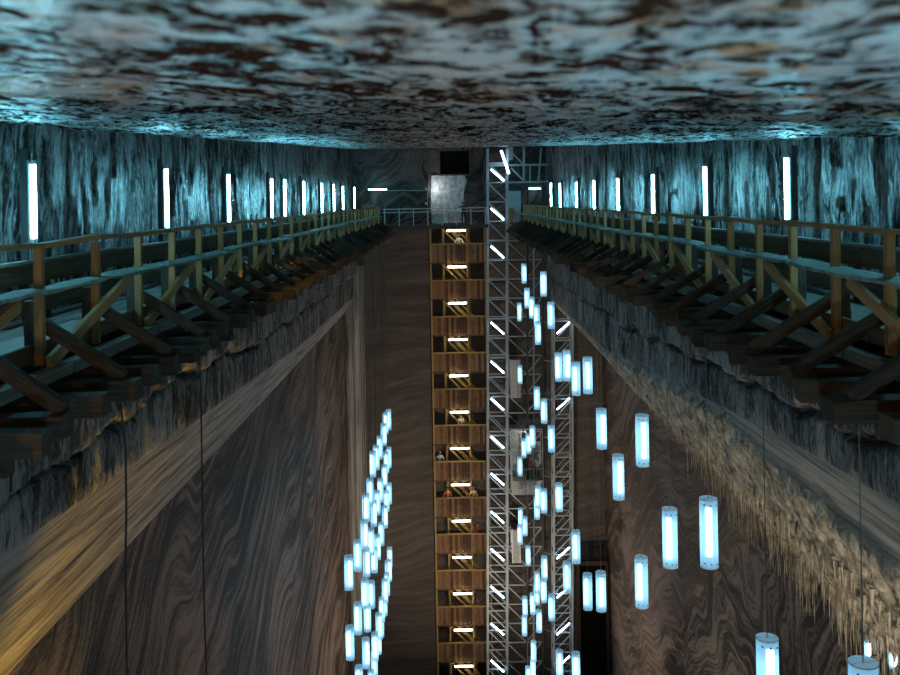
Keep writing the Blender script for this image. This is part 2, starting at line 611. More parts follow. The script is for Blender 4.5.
# end wall: with a deep shaft for the stairs
SX0, SX1 = -1.70, 2.82
xs = np.unique(np.concatenate((np.linspace(-9.2, SX0 - 0.02, 60), (SX0 + 0.02,), np.linspace(SX0 + 0.1, SX1 - 0.1, 30),
                               (SX1 - 0.02,), np.linspace(SX1 + 0.02, 13.6, 70))))
zs = np.unique(np.concatenate((np.linspace(FLOOR - 0.2, -2.20, 220), np.linspace(-2.1, 5.6, 70))))
xx, zz = np.meshgrid(xs, zs, indexing='ij')
inside = ((xx > SX0) & (xx < SX1)).astype(float)
dd = D + 0.18 * fbm(xx * 0.5, zz * 0.9, 1.0, 4) * (1 - inside) + inside * np.where(zz < -2.15, 3.4, 1.1)
me = grid_mesh('wall_back', np.stack((xx, dd, zz), -1), M['strata_b'], flip=False)
me.materials.append(M['strata_u'])
me.polygons.foreach_set('material_index', (zz[:-1, :-1] > -2.15).astype(np.int32).reshape(-1))
struct('wall_back', me)

# pale pilaster of salt in the far left corner
zs = np.linspace(FLOOR, -5.2, 160)
prof = [(-8.9, 78.6), (-8.62, 78.2), (-8.45, 78.05), (-8.0, 78.1), (-7.6, 78.3), (-7.28, 78.6), (-7.2, 79.2), (-7.2, 80.2)]
P = np.zeros((len(prof), len(zs), 3))
for i, (x, y) in enumerate(prof):
    P[i, :, 0] = x + 0.07 * fbm(zs * 0.4, i * 0.7, 1.0, 3)
    P[i, :, 1] = y + 0.05 * fbm(zs * 0.7, i * 0.7, 5.0, 3)
    P[i, :, 2] = zs
struct('trim_3', grid_mesh('trim_3', P, M['pilaster'], flip=False))

# floor of the chamber, far below
fx = np.linspace(-10, 14, 40)
fy = np.linspace(-4, 84, 90)
xx, yy = np.meshgrid(fx, fy, indexing='ij')
struct('floor', grid_mesh('floor', np.stack((xx, yy, FLOOR + 0.1 * fbm(xx, yy, 0.0, 3)), -1), M['strata_b'], flip=False))

# upper end wall niche: pale lit face and black opening
bm = bmesh.new()
ro = random.Random(4)
z_l, z_h = -1.9, 2.05
pts = [(-1.55, z_l), (-1.6, -0.6), (-1.55, 0.9), (-1.5, 2.05), (-0.6, 2.1), (0.4, 2.0), (1.2, 2.1), (1.45, 1.6), (1.15, 0.6), (1.2, -0.2),
       (1.05, -0.9), (1.25, z_l)]
vs = [bm.verts.new((x, 80.95 + ro.uniform(-0.05, 0.05), z)) for x, z in pts]
f = bm.faces.new(vs)
r = bmesh.ops.extrude_face_region(bm, geom=[f])
for v in r['geom']:
    if isinstance(v, bmesh.types.BMVert):
        v.co.y += 0.4
bmesh.ops.recalc_face_normals(bm, faces=bm.faces)
struct('trim_4', bm_mesh('trim_4', bm, M['pale']))
dr = empty('door_1', (0.45, 80.9, 2.15))
dr['kind'] = 'structure'
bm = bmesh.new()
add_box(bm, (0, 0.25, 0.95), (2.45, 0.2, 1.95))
link('opening', bm_mesh('opening', bm, M['black']), dr)  # black slab stands in for the unlit depth of the opening
bm = bmesh.new()
for c, sz in (((-1.29, 0, 0.95), (0.14, 0.5, 2.1)), ((1.29, 0, 0.95), (0.14, 0.5, 2.1)), ((0, 0, -0.06), (2.7, 0.5, 0.12))):
    add_box(bm, c, sz)
link('frame', bm_mesh('frame', bm, M['wood_mid']), dr)

lamp('niche_lamp', (-1.35, 80.1, 1.0), (0.85, 0.95, 1.0), 45, 0.08)

# stalactites under the right-hand band
bm = bmesh.new()
rs = random.Random(12)
for i in range(2600):
    d = 13 + 34 * rs.random() ** 1.3
    t = rs.uniform(0.4, 1.0) if i % 2 else rs.uniform(0.84, 1.0)
    z0, z1 = np.interp(d, *ZT[1]), np.interp(d, *ZB[1])
    x = XW + (XB[1] - XW) * (0.35 * t + 0.65 * t ** 1.6) - rs.uniform(0.0, 0.45)
    z = z0 + (z1 - z0) * t + 0.25
    L = rs.uniform(0.25, 0.7) * (1.0 if t < 0.86 else rs.choice((1, 1.5, 2.2, 3.0)))
    add_cyl(bm, (x, d, z), (x + rs.uniform(-.02, .02), d, z - L), rs.uniform(0.03, 0.07), 0.006, 5, False)
st = link('stalactites', bm_mesh('stalactites', bm, M['crust'], True))
st['kind'] = 'stuff'
tag(st, 'beige salt stalactites fringing the pale rock band on the right', 'stalactites')


# ---------------------------------------------------------------- galleries
def gallery(s, XR, sp, d0, label):
    side = Vector((s, 1, 1))
    g = empty('timber_gallery', (s * XR, 6.0, -2.6))
    tag(g, label, 'walkway', 'timber galleries along the walls')
    P = lambda x, d, z: Vector((s * x, d, z))
    r = random.Random(40 + s)
    posts = []
    d = d0 - sp * int((d0 - 6.2) / sp)
    k = 0
    while d < 76.5:
        posts.append(d)
        d += sp
    # rail posts, studs and knee braces
    for i, d in enumerate(posts):
        j = r.uniform(-.03, .03)
        bar('post', P(XR, d + j, -2.15), P(XR + j * .5, d, -0.55), 0.115, 0.115, M['wood_light'], g, rough=0.04)
        bar('stud', P(XR + 0.16, d + 0.14, -2.35), P(XR + 0.16, d + 0.14, -1.28), 0.17, 0.15, M['wood_dark'], g, rough=0.05)
        bar('knee_brace', P(XR + 0.05, d + 0.25, -1.62), P(4.55, d + 0.25 + r.uniform(-.08, .08), -2.36), 0.15, 0.17,
            M['wood_dark'], g, rough=0.05)
    for i, (a, b) in enumerate(zip(posts[:-1], posts[1:])):
        za, zb = -0.50 + 0.025 * math.sin(a * 1.3), -0.50 + 0.025 * math.sin(b * 1.3)
        bar('handrail', P(XR - .01, a - 0.02, za), P(XR - .01, b + 0.02, zb), 0.20, 0.07, M['wood_light'], g, rough=0.03)
    # diagonal braces, one every second bay
    off = 1 if s < 0 else 0
    for i in range(off, len(posts) - 2, 2):
        a = posts[i]
        bar('brace', P(XR - 0.16, a - 0.1, -2.10), P(XR - 0.13, a + sp * 1.55, -1.24), 0.075, 0.17, M['wood_light'], g, rough=0.03)
    # salt-bleached plank on the outside, edges ragged
    for i, (a, b) in enumerate(zip(posts[:-1:2], posts[2::2])):
        bm = bmesh.new()
        n = 14
        top = []
        ed, sag = 0.15, 0.0
        for q in range(n + 1):
            y = a + (b - a) * q / n
            ed = min(0.24, max(0.06, ed + r.uniform(-.05, .05)))
            sag = min(0.03, max(-0.03, sag + r.uniform(-.012, .012)))
            top.append((bm.verts.new((0.22 * s + 0.02 * r.random(), y, 0.02 + sag)),
                        bm.verts.new((-s * ed, y, sag))))
        for q in range(n):
            bm.faces.new((top[q][0], top[q][1], top[q + 1][1], top[q + 1][0]))
        rr = bmesh.ops.extrude_face_region(bm, geom=bm.faces[:])
        for v in rr['geom']:
            if isinstance(v, bmesh.types.BMVert):
                v.co.z -= 0.035 + r.random() * 0.025
        bmesh.ops.recalc_face_normals(bm, faces=bm.faces)
        mid = (a + b) / 2
        for v in bm.verts:
            v.co.y -= mid
        o = link('shelf_plank', bm_mesh('shelf_plank', bm, M['wood_salted']), g)
        o.location = P(XR - 0.13, mid, -1.12 + r.uniform(-.02, .02)) - g.location
    # long members in four-metre lengths
    y = 5.6
    while y < 77:
        y2 = min(y + 4.0, 77.4)
        jig = r.uniform(-.02, .02)
        bar('sill_beam', P(XR - 0.20, y, -2.24 + jig), P(XR - 0.20, y2 - .03, -2.24), 0.2, 0.17, M['wood_grey'], g, rough=0.04)
        bar('toe_board', P(XR + 0.10, y, -1.98), P(XR + 0.10, y2 - .03, -1.98 + jig), 0.05, 0.24, M['wood_mid'], g)
        for q in range(6):
            bar('floor_plank', P(XR + 0.42 + q * 0.335, y, -2.06), P(XR + 0.42 + q * 0.335, y2 - .02, -2.06 + r.uniform(-.01, .01)),
                0.315, 0.06, M['wood_grey'], g)
        bar('back_board', P(7.42, y, -1.16), P(7.42, y2 - .02, -1.16 + jig), 0.05, 0.36, M['wood_mid'], g)
        bar('back_board', P(7.42, y, -1.72), P(7.42, y2 - .02, -1.72 + jig), 0.05, 0.30, M['wood_mid'], g)
        bar('back_rail', P(7.40, y, -0.95), P(7.40, y2 - .02, -0.95 + jig), 0.13, 0.05, M['wood_grey'], g)
        bar('back_post', P(7.50, y + 0.4, -2.1), P(7.50, y + 0.4, -0.98), 0.1, 0.1, M['wood_dark'], g)
        y += 4.0
    # cantilever joists and bearers
    y = 6.1
    while y < 77:
        bar('joist', P(8.3, y, -2.50), P(4.42 + r.uniform(-.16, .14), y + r.uniform(-.05, .05), -2.50 + r.uniform(-.03, .03)), 0.30, 0.27,
            M['wood_dark'], g, rough=0.05)
        bar('bearer', P(8.3, y + 0.5, -2.80), P(5.0 + r.uniform(-.3, .35), y + 0.5 + r.uniform(-.06, .06), -2.80), 0.26, 0.30,
            M['wood_dark'], g, rough=0.06)
        y += 1.03
    return g


gallery(-1, 5.6, 2.1, 13.2, 'long wooden cantilevered gallery along the left salt wall')
gallery(1, 5.75, 1.8, 12.75, 'long wooden cantilevered gallery along the right salt wall')

ORD = ['nearest', 'second', 'third', 'fourth', 'fifth', 'sixth', 'seventh', 'eighth', 'ninth', 'tenth', 'eleventh', 'twelfth',
       'thirteenth', 'fourteenth', 'fifteenth']
TOP = ['topmost'] + ORD[1:]


# ---------------------------------------------------------------- vertical tubes on the side walls
def tube_meshes(L, rad, em):
    bm = bmesh.new()
    add_cyl(bm, (0, 0, 0), (0, 0, L), rad, seg=10)
    tube = bm_mesh('tube', bm, M[em], True)
    bm = bmesh.new()
    add_box(bm, (0, 0, L / 2), (0.09, 0.05, L + 0.12))
    bmesh.ops.bevel(bm, geom=bm.edges[:], offset=0.012, segments=2, affect='EDGES')
    hous = bm_mesh('housing', bm, M['housing'])
    bm = bmesh.new()
    add_cyl(bm, (0, 0, -0.03), (0, 0, 0.045), rad * 1.15, seg=10)
    add_box(bm, (0, 0.04, 0.0), (0.05, 0.09, 0.05))
    cap = bm_mesh('end_cap', bm, M['steel_pale'])
    return tube, hous, cap


TW = tube_meshes(1.42, 0.042, 'tube_wall')


def wall_tube(px, pt, pb, s, label, group):
    XT = 7.3
    mid = W(px, (pt + pb) / 2, 1.0)
    d = XT / abs(mid.x)
    z0, z1 = W(px, pb, d).z, W(px, pt, d).z
    o = empty('fluorescent_tube', (s * XT, d, z0))
    tag(o, label, 'lamp', group)
    link('tube', TW[0], o).scale.z = (z1 - z0) / 1.42
    h = link('housing', TW[1], o, (s * 0.085, 0, 0))
    h.scale.z = (z1 - z0) / 1.42
    h.rotation_euler.z = math.pi / 2
    c = link('end_cap', TW[2], o)
    c.rotation_euler.z = -s * math.pi / 2
    c = link('end_cap', TW[2], o, (0, 0, z1 - z0))
    c.rotation_euler.z = -s * math.pi / 2
    bar('tube_shadow_post', (s * (XT + 0.17), d, -2.0), (s * (XT + 0.17), d, z1 + 0.25), 0.11, 0.09, M['steel_dark'], o)  # dark post carries the tube and stands in for its shadow strip


for s_, d_ in ((-1, 15.5), (-1, 6.4), (1, 14.8), (1, 6.6)):
    o_ = empty('fluorescent_tube', (s_ * 7.3, d_, -0.95))
    tag(o_, 'upright fluorescent tube on the %s wall outside the frame, %s' % ('left' if s_ < 0 else 'right', 'farther from the lens' if d_ > 10 else 'closest to the lens'), 'lamp',
        'upright tubes on the %s wall' % ('left' if s_ < 0 else 'right'))
    link('tube', TW[0], o_)
    h_ = link('housing', TW[1], o_, (s_ * 0.085, 0, 0))
    h_.rotation_euler.z = math.pi / 2
    bar('tube_shadow_post', (s_ * 7.47, d_, -2.0), (s_ * 7.47, d_, 0.7), 0.11, 0.09, M['steel_dark'], o_)  # same dark post in place of the fixture's shadow
LT = [(34, 163, 241), (167, 168, 229), (229, 174, 224), (272, 178, 219), (285, 179, 217), (304, 181, 215), (322, 183, 213),
      (334, 184, 211.5), (343, 186, 210), (354.5, 187, 208.5)]
RT = [(786.5, 157, 221), (705, 166, 217), (653, 174, 215), (618, 178, 213), (594, 180, 211), (576.5, 182, 210), (560, 183, 208),
      (551, 183, 207)]
for i, (x, a, b) in enumerate(LT):
    wall_tube(x, a, b, -1, '%s upright fluorescent tube on the wall above the left gallery%s' %
              (ORD[i], '' if i == 0 else ', counted from the camera'), 'upright tubes on the left wall')
for i, (x, a, b) in enumerate(RT):
    wall_tube(x, a, b, 1, '%s upright fluorescent tube on the wall above the right gallery%s' %
              (ORD[i], '' if i == 0 else ', counted from the camera'), 'upright tubes on the right wall')


def flat_tube(p0, p1, label, group, em, rad=0.06, back=None, cat='lamp', name='tube_lamp'):
    p0, p1 = Vector(p0), Vector(p1)
    o = empty(name, p0)
    tag(o, label, cat, group)
    L = (p1 - p0).length
    rot = (p1 - p0).to_track_quat('Z', 'Y')
    k = (round(L, 1), rad, em)
    if k not in _tc:
        _tc[k] = tube_meshes(round(L, 1), rad, em)
    tb, hs, cp = _tc[k]
    sc = L / round(L, 1)
    a = link('tube', tb, o)
    a.rotation_mode = 'QUATERNION'
    a.rotation_quaternion = rot
    a.scale.z = sc
    h = link('housing', hs, o, (0, rad + 0.03, 0))
    h.rotation_mode = 'QUATERNION'
    h.rotation_quaternion = rot
    h.scale.z = sc
    for q in (p0, p1):
        c = link('end_cap', cp, o, q - p0)
        c.rotation_mode = 'QUATERNION'
        c.rotation_quaternion = rot
    return o


_tc = {}
flat_tube(W(368, 189.5, 79.3), W(387, 189.5, 79.3), 'horizontal tube lamp on the dark end wall above the far deck', None, 'tube_far', 0.06,
          name='fluorescent_tube')
flat_tube(W(528.5, 188.5, 79.3), W(540.5, 188.5, 79.3), 'horizontal tube lamp at the far end of the right gallery', None, 'tube_far', 0.07,
          name='fluorescent_tube')

# ---------------------------------------------------------------- far deck
dk = empty('viewing_deck', (-1.2, 78.5, -2.1))
tag(dk, 'narrow far deck with grey steel railing above the stair tower', 'deck')
for q in range(5):
    bar('deck_plank', (-5.5, 77.35 + q * 0.55, -1.98), (3.0, 77.35 + q * 0.55, -1.98), 0.53, 0.08, M['wood_mid'], dk, up=(0, 0, 1))
bar('deck_beam', (-5.5, 77.1, -2.12), (3.0, 77.1, -2.12), 0.14, 0.26, M['steel_dark'], dk)
zt = W(430, 208.5, 77.1).z
for zr in (zt, zt - 0.27):
    bar('rail', (-5.4, 77.1, zr), (2.85, 77.1, zr), 0.06, 0.06, M['steel_pale'], dk)
for q in range(8):
    x = -5.2 + q * 1.14
    bar('rail_post', (x, 77.1, -2.0), (x, 77.1, zt), 0.07, 0.07, M['steel_pale'], dk)

cd = empty('cable_conduit', W(388, 190.5, 79.7))
tag(cd, 'thin horizontal cable conduit with small junction boxes on end wall', 'conduit')
bar('pipe', W(388, 190.5, 79.7), W(427, 190.5, 79.7), 0.05, 0.05, M['steel_pale'], cd)
bar('pipe', W(427.5, 188, 79.7), W(427.5, 206, 79.7), 0.05, 0.05, M['steel_pale'], cd)
for py in (188.5, 203.5):
    c = W(426, py, 79.65)
    bar('junction_box', c - Vector((0, 0, .09)), c + Vector((0, 0, .09)), 0.16, 0.12, M['white'], cd)


def crate(name, c, sx, sy, sz, mat, label, cat):
    o = empty(name, c)
    tag(o, label, cat)
    bm = bmesh.new()
    add_box(bm, (0, 0, sz / 2), (sx, sy, sz))
    bmesh.ops.bevel(bm, geom=bm.edges[:], offset=0.03, segments=1, affect='EDGES')
    link('body', bm_mesh('body', bm, mat), o)
    bm = bmesh.new()
    add_box(bm, (0, 0, sz + 0.025), (sx + 0.06, sy + 0.06, 0.05))
    link('lid', bm_mesh('lid', bm, mat), o)
    return o


crate('storage_box', (-0.95, 78.3, -1.94), 0.75, 0.6, 0.78, M['cabin'], 'pale box standing on the far deck under the lit salt face', 'box')
bn = empty('slatted_bench', (0.45, 78.6, -1.94))
tag(bn, 'low bench with pale slats on the far deck', 'bench')
for q in range(3):
    bar('slat', (-0.2, 78.5 + 0.02 * q, -1.60 + q * 0.3), (1.1, 78.5 + 0.02 * q, -1.60 + q * 0.3), 0.05, 0.14, M['cabin'], bn)
for x in (-0.1, 1.0):
    bar('leg', (x, 78.62, -1.94), (x, 78.62, -0.95), 0.08, 0.08, M['wood_mid'], bn)


# ---------------------------------------------------------------- stair tower
SF = 79.0
tw = empty('stair_tower', ((SX0 + SX1) / 2, SF + 1.5, FLOOR + 0.1))
tag(tw, 'tall wooden stair tower with a boarded landing on every storey', 'staircase')
zy = lambda py: W(457, py, SF).z
for x in (SX0 + 0.05, SX1 - 0.05):
    bar('corner_post', (x, SF, FLOOR + 0.1), (x, SF, -2.15), 0.13, 0.13, M['stair'], tw)
bar('back_post', (SX0 + 1.0, SF + 2.6, FLOOR + 0.1), (SX0 + 1.0, SF + 2.6, -2.15), 0.13, 0.13, M['stair'], tw)
bar('back_post', (SX1 - 1.3, SF + 2.6, FLOOR + 0.1), (SX1 - 1.3, SF + 2.6, -2.15), 0.13, 0.13, M['stair'], tw)
clads = []
for v in range(3):
    bm = bmesh.new()
    rr = random.Random(v)
    n = 20
    wid = (SX1 - SX0 - 0.2) / n
    for i in range(n):
        add_box(bm, (-(SX1 - SX0 - 0.2) / 2 + (i + 0.5) * wid, rr.uniform(-.02, .02), 0.73 + rr.uniform(-.02, .02)),
                (wid * 0.88, 0.03, 1.46))
    clads.append(bm_mesh('cladding', bm, M['clad']))
xm = (SX0 + SX1) / 2
TS = []
for i in range(13):
    yl = 230.5 + 36.25 * i
    zt, zp, zb = zy(yl - 4), zy(yl + 14), zy(yl + 32)
    o = link('cladding', clads[i % 3], tw)
    o.location = Vector((xm, SF - 0.05, zp - 1.46)) - tw.location
    o['kind'] = 'stuff'
    bar('landing_rail', (SX0, SF - 0.06, zp + 0.05), (SX1, SF - 0.06, zp + 0.05), 0.12, 0.10, M['stair'], tw)
    bar('landing_floor', (xm, SF + 0.05, zp - 1.0), (xm, SF + 1.2, zp - 1.0), SX1 - SX0 - 0.1, 0.10, M['wood_mid'], tw)
    bar('edge_beam', (SX0, SF - 0.02, zp - 1.50), (SX1, SF - 0.02, zp - 1.50), 0.1, 0.10, M['wood_mid'], tw)
    xl, xr = W(443.2 + 0.018 * (yl - 230), yl, SF).x, W(466.5 + 0.018 * (yl - 230), yl, SF).x
    for x in (xl, xr):
        bar('opening_post', (x, SF + 0.35, zp - 0.0), (x, SF + 0.35, zt), 0.11, 0.11, M['stair'], tw)
    for q in range(3):
        xa = xl + 0.25 + q * 0.55
        bar('stringer' if q != 1 else 'stair_flight', (xa - 0.5, SF + 0.55 + q * 0.25, zt), (xa + 1.05, SF + 0.55 + q * 0.25, zp - 0.15),
            0.09 if q != 1 else 0.12, 0.13 if q != 1 else 0.26, M['stair'], tw)
    bar('head_beam', (xl - 0.1, SF + 0.35, zt + 0.03), (xr + 0.1, SF + 0.35, zt + 0.03), 0.1, 0.1, M['stair'], tw)
    x0, x1 = W(446.5 + 0.018 * (yl - 230), yl, SF - 0.1).x, W(465.5 + 0.018 * (yl - 230), yl, SF - 0.1).x
    z = zy(yl)
    flat_tube((x0, SF - 0.16, z), (x1, SF - 0.16, z), '%s horizontal tube lamp on the wooden stair tower%s' %
              (TOP[i], '' if i == 0 else ', counted from the top'), 'tube lamps on the stair tower', 'tube_stair', 0.072)
    TS.append((zp, x0, x1))
    lmp = (SX1 - 0.35, SF + 0.4, zt - 0.1)

# ---------------------------------------------------------------- steel lift tower
DT = 77.4
ZTOP, ZBOT = 4.05, FLOOR + 0.1


def LX(px, z, d=DT):
    x = px - 450.0
    c, s = math.cos(ROLL), math.sin(ROLL)
    y = (z * F / d + x * s) / c
    return (x * c + y * s) * d / F


def truss(name, pa, pb, ztop, dirn, label, z_first, bay=1.55, depth=1.4):
    o = empty(name, (LX((pa + pb) / 2, ZBOT), DT + depth / 2, ZBOT))
    tag(o, label, 'lift tower')
    for p in (pa, pb):
        for y in (DT, DT + depth):
            bar('column', (LX(p, ZBOT), y, ZBOT), (LX(p, ztop), y, ztop), 0.15, 0.15, M['steel'], o)
    z = z_first
    while z > ZBOT + 2:
        xa, xb = LX(pa, z), LX(pb, z)
        bar('crossbar', (xa, DT, z), (xb, DT, z), 0.09, 0.09, M['steel'], o)
        bar('crossbar', (xa, DT + depth, z), (xb, DT + depth, z), 0.08, 0.08, M['steel'], o)
        for x in (xa, xb):
            bar('tie_bar', (x, DT, z), (x, DT + depth, z), 0.08, 0.08, M['steel'], o)
        lo, hi = (pb, pa) if dirn > 0 else (pa, pb)
        bar('diagonal', (LX(hi, z), DT, z), (LX(lo, z - bay), DT, z - bay), 0.075, 0.075, M['steel'], o)
        bar('diagonal', (LX(hi, z), DT + depth, z), (LX(lo, z - bay), DT + depth, z - bay), 0.065, 0.065, M['steel'], o)
        z -= bay
    return o


PA, PB, PC, PD = 488.0, 507.5, 554.0, 572.5
truss('lift_mast', PA, PB, ZTOP, 1, 'blue-grey steel lattice mast beside the wooden stair tower', W(497, 163, DT).z)
truss('lift_mast', PC, PD, -9.3, -1, 'blue-grey steel lattice mast against the right salt wall', W(563, 321, DT).z)
xb, xc = LX(PB, -15), LX(PC, -15)
# lift shaft between the masts
sh = empty('lift_shaft', ((xb + xc) / 2, DT + 1.0, ZBOT))
tag(sh, 'dim steel lift shaft frame between the two lattice masts', 'lift shaft')
P1, P2, P3 = 528.0, 535.5, 543.5
for p in (P1, P3):
    bar('guide_column', (LX(p, ZBOT), DT + 0.6, ZBOT), (LX(p, 1.6), DT + 0.6, 1.6), 0.17, 0.17, M['steel_dark'], sh)
bar('guide_column', (LX(P2, ZBOT), DT + 1.6, ZBOT), (LX(P2, -2.5), DT + 1.6, -2.5), 0.12, 0.12, M['steel'], sh)
z = W(520, 222, DT).z
i = 0
while z > ZBOT + 2:
    bar('crossbar', (LX(PB, z), DT + 1.4, z), (LX(P3, z), DT + 1.4, z), 0.09, 0.09, M['steel'], sh)
    bar('diagonal', (LX(PB, z), DT + 1.4, z), (LX(P1, z - 1.55), DT + 1.4, z - 1.55), 0.085, 0.085, M['steel'], sh)
    bar('diagonal', (LX(P3, z), DT + 1.4, z), (LX(P1, z - 1.55), DT + 1.4, z - 1.55), 0.085, 0.085, M['steel'], sh)
    if i % 2:
        bar('tie_bar', (LX(P3, z), DT + 1.4, z - 0.4), (LX(PC, z), DT + 0.4, z - 0.4), 0.08, 0.08, M['steel'], sh)
    z -= 1.55
    i += 1
# head frame near the ceiling
hf = empty('lift_head_frame', ((xb + xc) / 2, DT + 1.0, -2.0))
tag(hf, 'steel head frame of the lift under the rock ceiling', 'lift head')
for (pa, pb, w) in (((490, 165.5), (553, 164.5), .16), ((508, 182.5), (552, 181.5), .13), ((523.5, 147), (523.5, 181), .12), ((541, 148), (538.5, 181), .13),
                    ((524.5, 150), (523.8, 180), .10), ((530, 165), (530, 182), .09), ((509, 150), (523, 164), .10), ((511, 168), (524, 181), .12),
                    ((511, 147), (511, 160), .3)):
    bar('head_beam', W(*pa, DT + 0.5), W(*pb, DT + 0.5), w, w, M['steel'], hf)
bar('machine_housing', W(514.5, 222, DT + 0.9), W(514.5, 190, DT + 0.9), 0.95, 0.9, M['steel'], hf)
bar('housing_cap', W(514.5, 191, DT + 0.9), W(514.5, 185, DT + 0.9), 1.2, 1.1, M['steel_dark'], hf)
bar('wedge_sign', W(511, 222, DT + 0.2), W(511, 208, DT + 0.2), 0.30, 0.1, M['stair'], hf)
# slanted tubes on the masts
ly = [175, 214, 252, 328, 367, 404, 442, 479, 517, 554.5, 592, 629, 666]
for i, y in enumerate(ly):
    k = 0.0
    flat_tube(W(490.5 + k, y - 6, DT - 0.2), W(504 + k, y + 6, DT - 0.2), '%s slanted tube lamp on the mast beside the stair tower%s' %
              (TOP[i], '' if i == 0 else ', counted from the top'), 'slanted tubes on the left mast', 'tube_truss', 0.058)
flat_tube(W(501, 150, DT - 0.3), W(509, 174, DT - 0.3), 'steep tube lamp on the lift head frame right under the ceiling', None, 'tube_truss', 0.08)
for i, y in enumerate([328, 404, 553, 592, 629, 662]):
    flat_tube(W(556.5, y + 6, DT - 0.2), W(570, y - 6, DT - 0.2), '%s slanted tube lamp on the mast by the right wall%s' %
              (TOP[i], '' if i == 0 else ', counted from the top'), 'slanted tubes on the right mast', 'tube_truss', 0.058)


def cabin(px0, px1, py0, py1, d, label, open_):
    a, b = W(px0, py0, d), W(px1, py1, d)
    w = b.x - a.x
    o = empty('lift_cabin', ((a.x + b.x) / 2, d + 0.8, b.z))
    tag(o, label, 'lift cabin')
    h = a.z - b.z
    zfl = b.z + (1.1 if open_ else 0.06)
    bar('floor_slab', (a.x, d + 0.8, zfl), (b.x, d + 0.8, zfl), 1.6, 0.12, M['cabin'], o)
    bar('roof', (a.x, d + 0.8, a.z - 0.06), (b.x, d + 0.8, a.z - 0.06), 1.6, 0.12, M['wood_mid'] if not open_ else M['steel'], o)
    for x in (a.x + 0.05, b.x - 0.05):
        for y in (d, d + 1.55):
            bar('corner_post', (x, y, b.z), (x, y, a.z), 0.08, 0.08, M['steel_pale'], o)
    if open_:
        bar('front_panel', (a.x + w * .22, d - 0.02, b.z + 0.05), (a.x + w * .22, d - 0.02, b.z + 1.15), w * .42, 0.05, M['cabin'], o)
        bar('front_panel', (a.x + w * .66, d - 0.02, b.z + 0.05), (a.x + w * .66, d - 0.02, b.z + 1.15), w * .42, 0.05, M['cabin'], o)
        bar('back_panel', (a.x + w * .2, d + 1.5, b.z + 0.1), (a.x + w * .2, d + 1.5, a.z - .1), w * .38, 0.05, M['cabin'], o)
        bar('back_panel', (a.x + w * .82, d + 1.5, b.z + 0.1), (a.x + w * .82, d + 1.5, a.z - 1.4), w * .34, 0.05, M['cabin'], o)
        bar('hand_rail', (a.x, d, b.z + 2.1), (b.x, d, b.z + 2.1), 0.04, 0.04, M['steel_pale'], o)
    else:
        bar('front_panel', ((a.x + b.x) / 2, d, b.z + 0.1), ((a.x + b.x) / 2, d, a.z - .1), w * .9, 0.06, M['cabin'], o)
        bar('side_panel', (b.x, d + 0.8, b.z + 0.1), (b.x, d + 0.8, a.z - .1), 0.05, 1.4, M['cabin'], o)
    return o


cabin(509.5, 521, 359, 398, DT + 0.2, 'closed grey lift cabin high in the shaft beside the left mast', False)
cb = cabin(510.5, 544, 429, 495, DT + 0.3, 'open pale lift cabin carrying passengers half way down', True)
cabin(511.5, 521, 529, 563, DT + 0.2, 'grey counterweight box hanging below the open lift cabin', False)

# dark portal at the foot of the right wall
pr = empty('dark_portal', W(591, 672, 78.0))
tag(pr, 'dark timber portal in the far right corner beside the mast', 'portal')
pa, pb = W(578, 563, 78), W(606.5, 563, 78)
bar('lintel', (pa.x, 78, pa.z), (pb.x, 78, pa.z), 0.3, 0.35, M['wood_dark'], pr)
for x in (pa.x, pb.x):
    bar('jamb', (x, 78, FLOOR + .1), (x, 78, pa.z), 0.22, 0.3, M['wood_dark'], pr)
bar('doorway', ((pa.x + pb.x) / 2, 78.2, FLOOR + .1), ((pa.x + pb.x) / 2, 78.2, pa.z), pb.x - pa.x, 0.1, M['black'], pr)  # black sheet in place of the shade inside the portal


